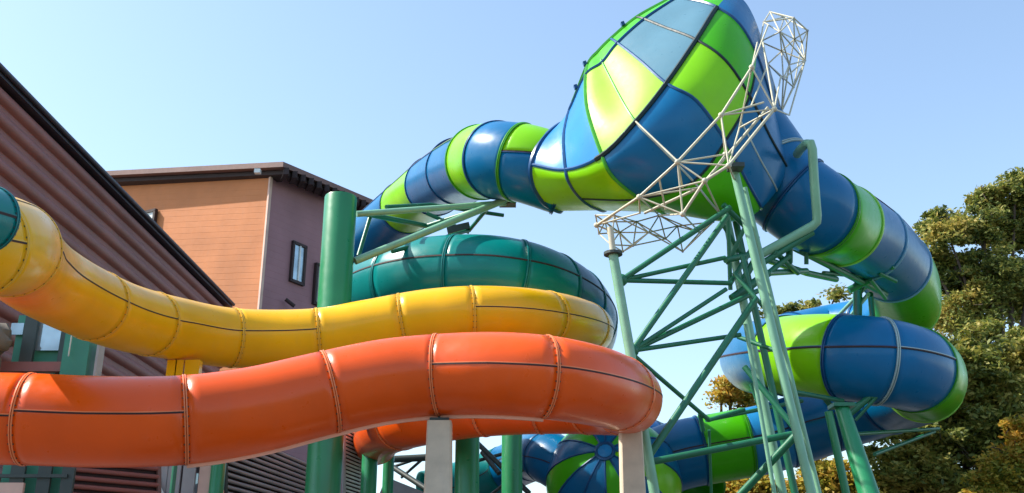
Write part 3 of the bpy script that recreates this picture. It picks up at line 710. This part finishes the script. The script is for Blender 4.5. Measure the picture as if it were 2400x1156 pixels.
# yellow hoppers under the yellow slide
yb = PY(430, 865, 24.5); ysup = thing('slide_support', 'short yellow support posts between the yellow and orange slides', 'support', (yb.x, yb.y, 0))
for (x0, x1) in ((396, 412), (416, 428), (438, 466)):
    a = PY(x0, 846, 25.2); c_ = PY(x1, 903, 25.2); m_ = (a + c_) / 2
    B().box(m_, ((c_.x - a.x) / 2, 0, 0), (0, .12, 0), (0, 0, abs(a.z - c_.z) / 2)).out('clamp', 'yellow', ysup)
a = PY(396, 903, 25.2); c_ = PY(466, 903, 25.2)
B().box((a + c_) / 2, ((c_.x - a.x) / 2 + .05, 0, 0), (0, .14, 0), (0, 0, .06)).out('crossbar', 'yellow', ysup)
B().pipe(((a.x + c_.x) / 2, a.y, a.z), ((a.x + c_.x) / 2, a.y, 0), .06).out('post', 'steel_green', ysup)

# ---------------------------------------------------------------- low structures seen under the orange slide
def louvre(label, quad, n, frame_mat, slat_mat, Y0, Y1, tilt=.06, name='louvred_screen', post=True):
    (x0, yt0, yb0, x1, yt1, yb1) = quad
    o = thing(name, label, 'screen', tuple(V(PY((x0 + x1) / 2, yb0, (Y0 + Y1) / 2).xy.to_3d())))
    A = PY(x0, yt0, Y0); Bq = PY(x1, yt1, Y1); C_ = PY(x0, yb0, Y0); D = PY(x1, yb1, Y1)
    back = B().add([v + V((0, .12, 0)) for v in (A, Bq, D, C_)] + [v + V((0, .2, 0)) for v in (A, Bq, D, C_)], [(0, 1, 2, 3), (7, 6, 5, 4), (0, 4, 5, 1), (2, 6, 7, 3)])
    back.out('backing', 'dark_wood', o)
    b = B()
    for i in range(n):
        f = (i + .5) / n; p = A.lerp(C_, f); q = Bq.lerp(D, f); h = (A - C_).length / n * .3
        b.pipe(p, q, h, n=8)
    b.out('slats', slat_mat, o, True, 50)
    fr_ = B(); fr_.pipe(A, C_, .07, n=6); fr_.pipe(Bq, D, .07, n=6); fr_.out('frame', frame_mat, o)
    if post:
        for v in (C_, D): B().pipe(v, (v.x, v.y, 0), .07).out('post', frame_mat, o)
louvre('brown slatted screen under the left end of the orange slide', (165, 1070, 1210, 372, 1090, 1225), 7, 'brown_roof', 'brown_rib', 26, 28)
louvre('dark screen with thin pale slats left of the thick pillar under the orange slide', (530, 1000, 1240, 735, 1090, 1270), 16, 'steel_dark', 'grey_metal', 33, 35)
louvre('pale corrugated strip between thick pillar and first pale column', (806, 1000, 1200, 846, 1020, 1210), 22, 'grey_metal', 'white', 34, 35)
gb = thing('glazed_booth', 'green framed low booth at the bottom left corner', 'booth', tuple(V(PY(70, 1156, 25).xy.to_3d())))
rect(B(), -30, 1085, 160, 1330, 25.4, .05).out('wall', 'booth_green', gb)
for x in (28, 92, 148): rect(B(), x - 4, 1075, x + 4, 1330, 25.1, .05).out('post', 'steel_dark', gb)
rect(B(), -30, 1112, 160, 1120, 25.05, .06).out('beam', 'steel_dark', gb)
rect(B(), -20, 1132, 58, 1200, 25.0, .05).out('sign_board', 'trim', gb)
gx = thing('glass_enclosure', 'small glazed enclosure with thin frames left of the slim green pillar', 'enclosure', tuple(V(PY(430, 1156, 30).xy.to_3d())))
rect(B(), 352, 1085, 505, 1380, 31.5, .05).out('back_wall', 'dark_wood', gx)
for x in (366, 396, 432, 470, 500): rect(B(), x - 3, 1060, x + 3, 1390, 30, .04).out('mullion', 'grey_metal' if x != 470 else 'trim', gx)
B().add([PY(352, 1115, 29.8), PY(368, 1118, 29.8), PY(392, 1175, 29.8), PY(352, 1175, 29.8), PY(352, 1115, 29.9), PY(368, 1118, 29.9), PY(392, 1175, 29.9), PY(352, 1175, 29.9)],
        [(0, 1, 2, 3), (7, 6, 5, 4), (0, 4, 5, 1), (1, 5, 6, 2), (2, 6, 7, 3), (3, 7, 4, 0)]).out('gusset', 'white', gx)
rect(B(), 436, 1110, 466, 1200, 30.05, .02).out('pane', 'glass', gx)
# grey roof with trusses between the columns
lr = thing('trussed_shed', 'grey roof with crossing dark trusses seen low between the pale columns', 'shed', tuple(V(PY(1000, 1200, 45).xy.to_3d())))
a = PY(905, 1118, 44); b_ = PY(1010, 1160, 44); c_ = PY(1300, 1230, 46); d_ = PY(860, 1230, 44)
lb = B(); lb.hexa([a, b_, c_, d_], [v + V((0, 3, 0)) for v in (a, b_, c_, d_)]); lb.out('gable', 'grey_metal', lr)
pipes(lr, [((905, 1085, 42), (1020, 1160, 40), .11), ((905, 1100, 42), (1000, 1068, 42), .06), ((1000, 1068, 42), (940, 1120, 42), .06), ((1120, 1040, 40), (1240, 1156, 38), .1), ((1240, 1090, 40), (1150, 1160, 40), .06), ((860, 1080, 40), (1010, 1072, 40), .14), ((1120, 1080, 41), (1230, 1050, 41), .07),
           ((1130, 1060, 41), (1170, 1110, 40), .1), ((1180, 1070, 41), (1180, 1180, 41), .05)], 'truss', 'steel_dark', .06)
for x, y in ((870, 1230), (1290, 1230)):
    v = PY(x, y, 44); B().pipe(v, (v.x, v.y, 0), .2).out('post', 'steel_dark', lr)

# ---------------------------------------------------------------- trees
rng = np.random.default_rng(11)
def tree(name, label, crown, base, height, mat, lobes, nleaf, lsize, group='trees behind the slides', trunk_r=.35, cr_size=.9, sparse=None):
    """crown: list of lobe centres (Vector, radius)."""
    o = thing(name, label, 'tree', (base.x, base.y, 0), group)
    b = B(); top = sum((c for c, r in crown), V((0, 0, 0))) / len(crown)
    fork = V((base.x, base.y, max(1.5, min(c.z - r for c, r in crown) * .8)))
    pts = [V((base.x, base.y, 0)), V((base.x + .1, base.y, fork.z * .5)), fork]
    b.sweep(pts, [trunk_r * 1.3, trunk_r, trunk_r * .85], 10)
    limb = []
    for c, r in crown:
        mid = fork.lerp(c, .5) + V((random.uniform(-.6, .6), random.uniform(-.6, .6), .3))
        b.sweep([fork, mid, c], [trunk_r * .5, trunk_r * .32, trunk_r * .12], 7); limb.append(c)
        for k in range(9):
            d = V(rng.normal(size=3)).normalized(); e = c + d * r * .95
            b.sweep([c, (c + e) / 2 + V((0, 0, .25)), e], [trunk_r * .12, trunk_r * .07, .015], 5)
    b.out('trunk', 'bark', o, True, 60)
    # leaves in clumps spread through the lobes
    tot = sum(r ** 2 for c, r in crown); V_ = []; 
    for c, r in crown:
        n = int(nleaf * r * r / tot); nc = max(8, int(n / 150))
        u = rng.normal(size=(nc, 3)); u /= np.linalg.norm(u, axis=1)[:, None]
        rad = r * (rng.random(nc) ** .45)
        cen = np.array(c) + u * rad[:, None] * np.array([1, 1, .85])
        cs = cr_size * (.5 + .8 * rng.random(nc))
        idx = rng.integers(0, nc, n)
        off = rng.normal(size=(n, 3)); off /= np.linalg.norm(off, axis=1)[:, None]; off *= (rng.random(n) ** .6)[:, None]
        p = cen[idx] + off * (cs[idx][:, None]) * np.array([1, 1, .55])
        V_.append(p)
    p = np.concatenate(V_); n = len(p)
    a = rng.normal(size=(n, 3)); a[:, 2] *= .6; a /= np.linalg.norm(a, axis=1)[:, None]
    t = rng.normal(size=(n, 3)); t = np.cross(a, t); t /= np.linalg.norm(t, axis=1)[:, None]
    s = lsize * (.6 + .8 * rng.random(n))[:, None]
    w_ = s * .42
    q = np.stack([p - a * s, p + t * w_ - a * s * .1, p + a * s, p - t * w_ + a * s * .1], 1).reshape(-1, 3) - np.array([base.x, base.y, 0])
    me = bpy.data.meshes.new('crown'); me.vertices.add(n * 4); me.vertices.foreach_set('co', q.astype(np.float32).ravel())
    me.loops.add(n * 4); me.loops.foreach_set('vertex_index', np.arange(n * 4, dtype=np.int32))
    me.polygons.add(n); me.polygons.foreach_set('loop_start', np.arange(0, n * 4, 4, dtype=np.int32))
    me.materials.append(M[mat]); me.update(calc_edges=True); me.validate()
    co = bpy.data.objects.new('crown', me); COL.objects.link(co); co.parent = o
    return o
def lobes(lst, Y): 
    r_ = []
    for (x, y, pr, dy) in lst:
        c = PY(x, y, Y + dy); r_.append((c, pr / 2400 * (Y + dy)))
    return r_
T = [('tall olive tree with autumn tints reaching highest at the right edge', [(2380, 440, 50, 0), (2340, 480, 48, 1), (2290, 530, 60, 0), (2370, 540, 70, 1), (2220, 545, 50, -1), (2320, 640, 90, 0), (2210, 640, 62, 1), (2410, 680, 90, 1), (2270, 740, 80, 0), (2450, 500, 80, 1), (2188, 525, 40, 0), (2178, 600, 42, 0), (2300, 460, 34, 0)], 52, 'leaf_olive', 80000, .125),
     ('dense dark green tree filling the lower right behind the spiral', [(2260, 860, 110, 0), (2380, 840, 110, 1), (2330, 980, 130, 0), (2200, 1010, 110, 0), (2440, 1000, 110, 1), (2120, 1100, 100, 0), (2260, 1130, 120, 0), (2400, 1160, 110, 0), (2160, 900, 60, 1)], 46, 'leaf_dark', 110000, .14),
     ('golden orange tree in the bottom right corner', [(2390, 1010, 48, 0), (2370, 1090, 60, 0), (2430, 1080, 70, 0), (2340, 1150, 60, 0), (2400, 1190, 90, 0), (2280, 1200, 60, 0)], 37, 'leaf_gold', 36000, .10),
     ('pale leafy treetop showing just above the lime section of the spiral', [(1850, 738, 36, 0), (1890, 730, 30, 0), (1815, 745, 26, 0), (1960, 690, 16, 0), (1870, 790, 50, 0)], 60, 'leaf_olive', 8000, .15),
     ('small russet treetop seen through the green tower braces', [(1712, 905, 24, 0), (1735, 925, 26, 0), (1690, 930, 16, 0), (1750, 975, 34, 0)], 50, 'leaf_gold', 6000, .13),
     ('low golden shrubby tree at the foot of the green tower', [(1720, 1150, 50, 0), (1780, 1140, 40, 0), (1850, 1160, 40, 0), (1660, 1190, 50, 0), (1930, 1120, 60, 1), (2010, 1150, 60, 1)], 46, 'leaf_gold', 16000, .14)]
for lab, lb_, Y, mt, n_, ls in T:
    cw = lobes(lb_, Y); bx = sum(c.x for c, r in cw) / len(cw)
    tree('tree', lab, cw, V((bx, Y + .3, 0)), 0, mt, None, n_, ls, cr_size=.75 if Y > 40 else .55)
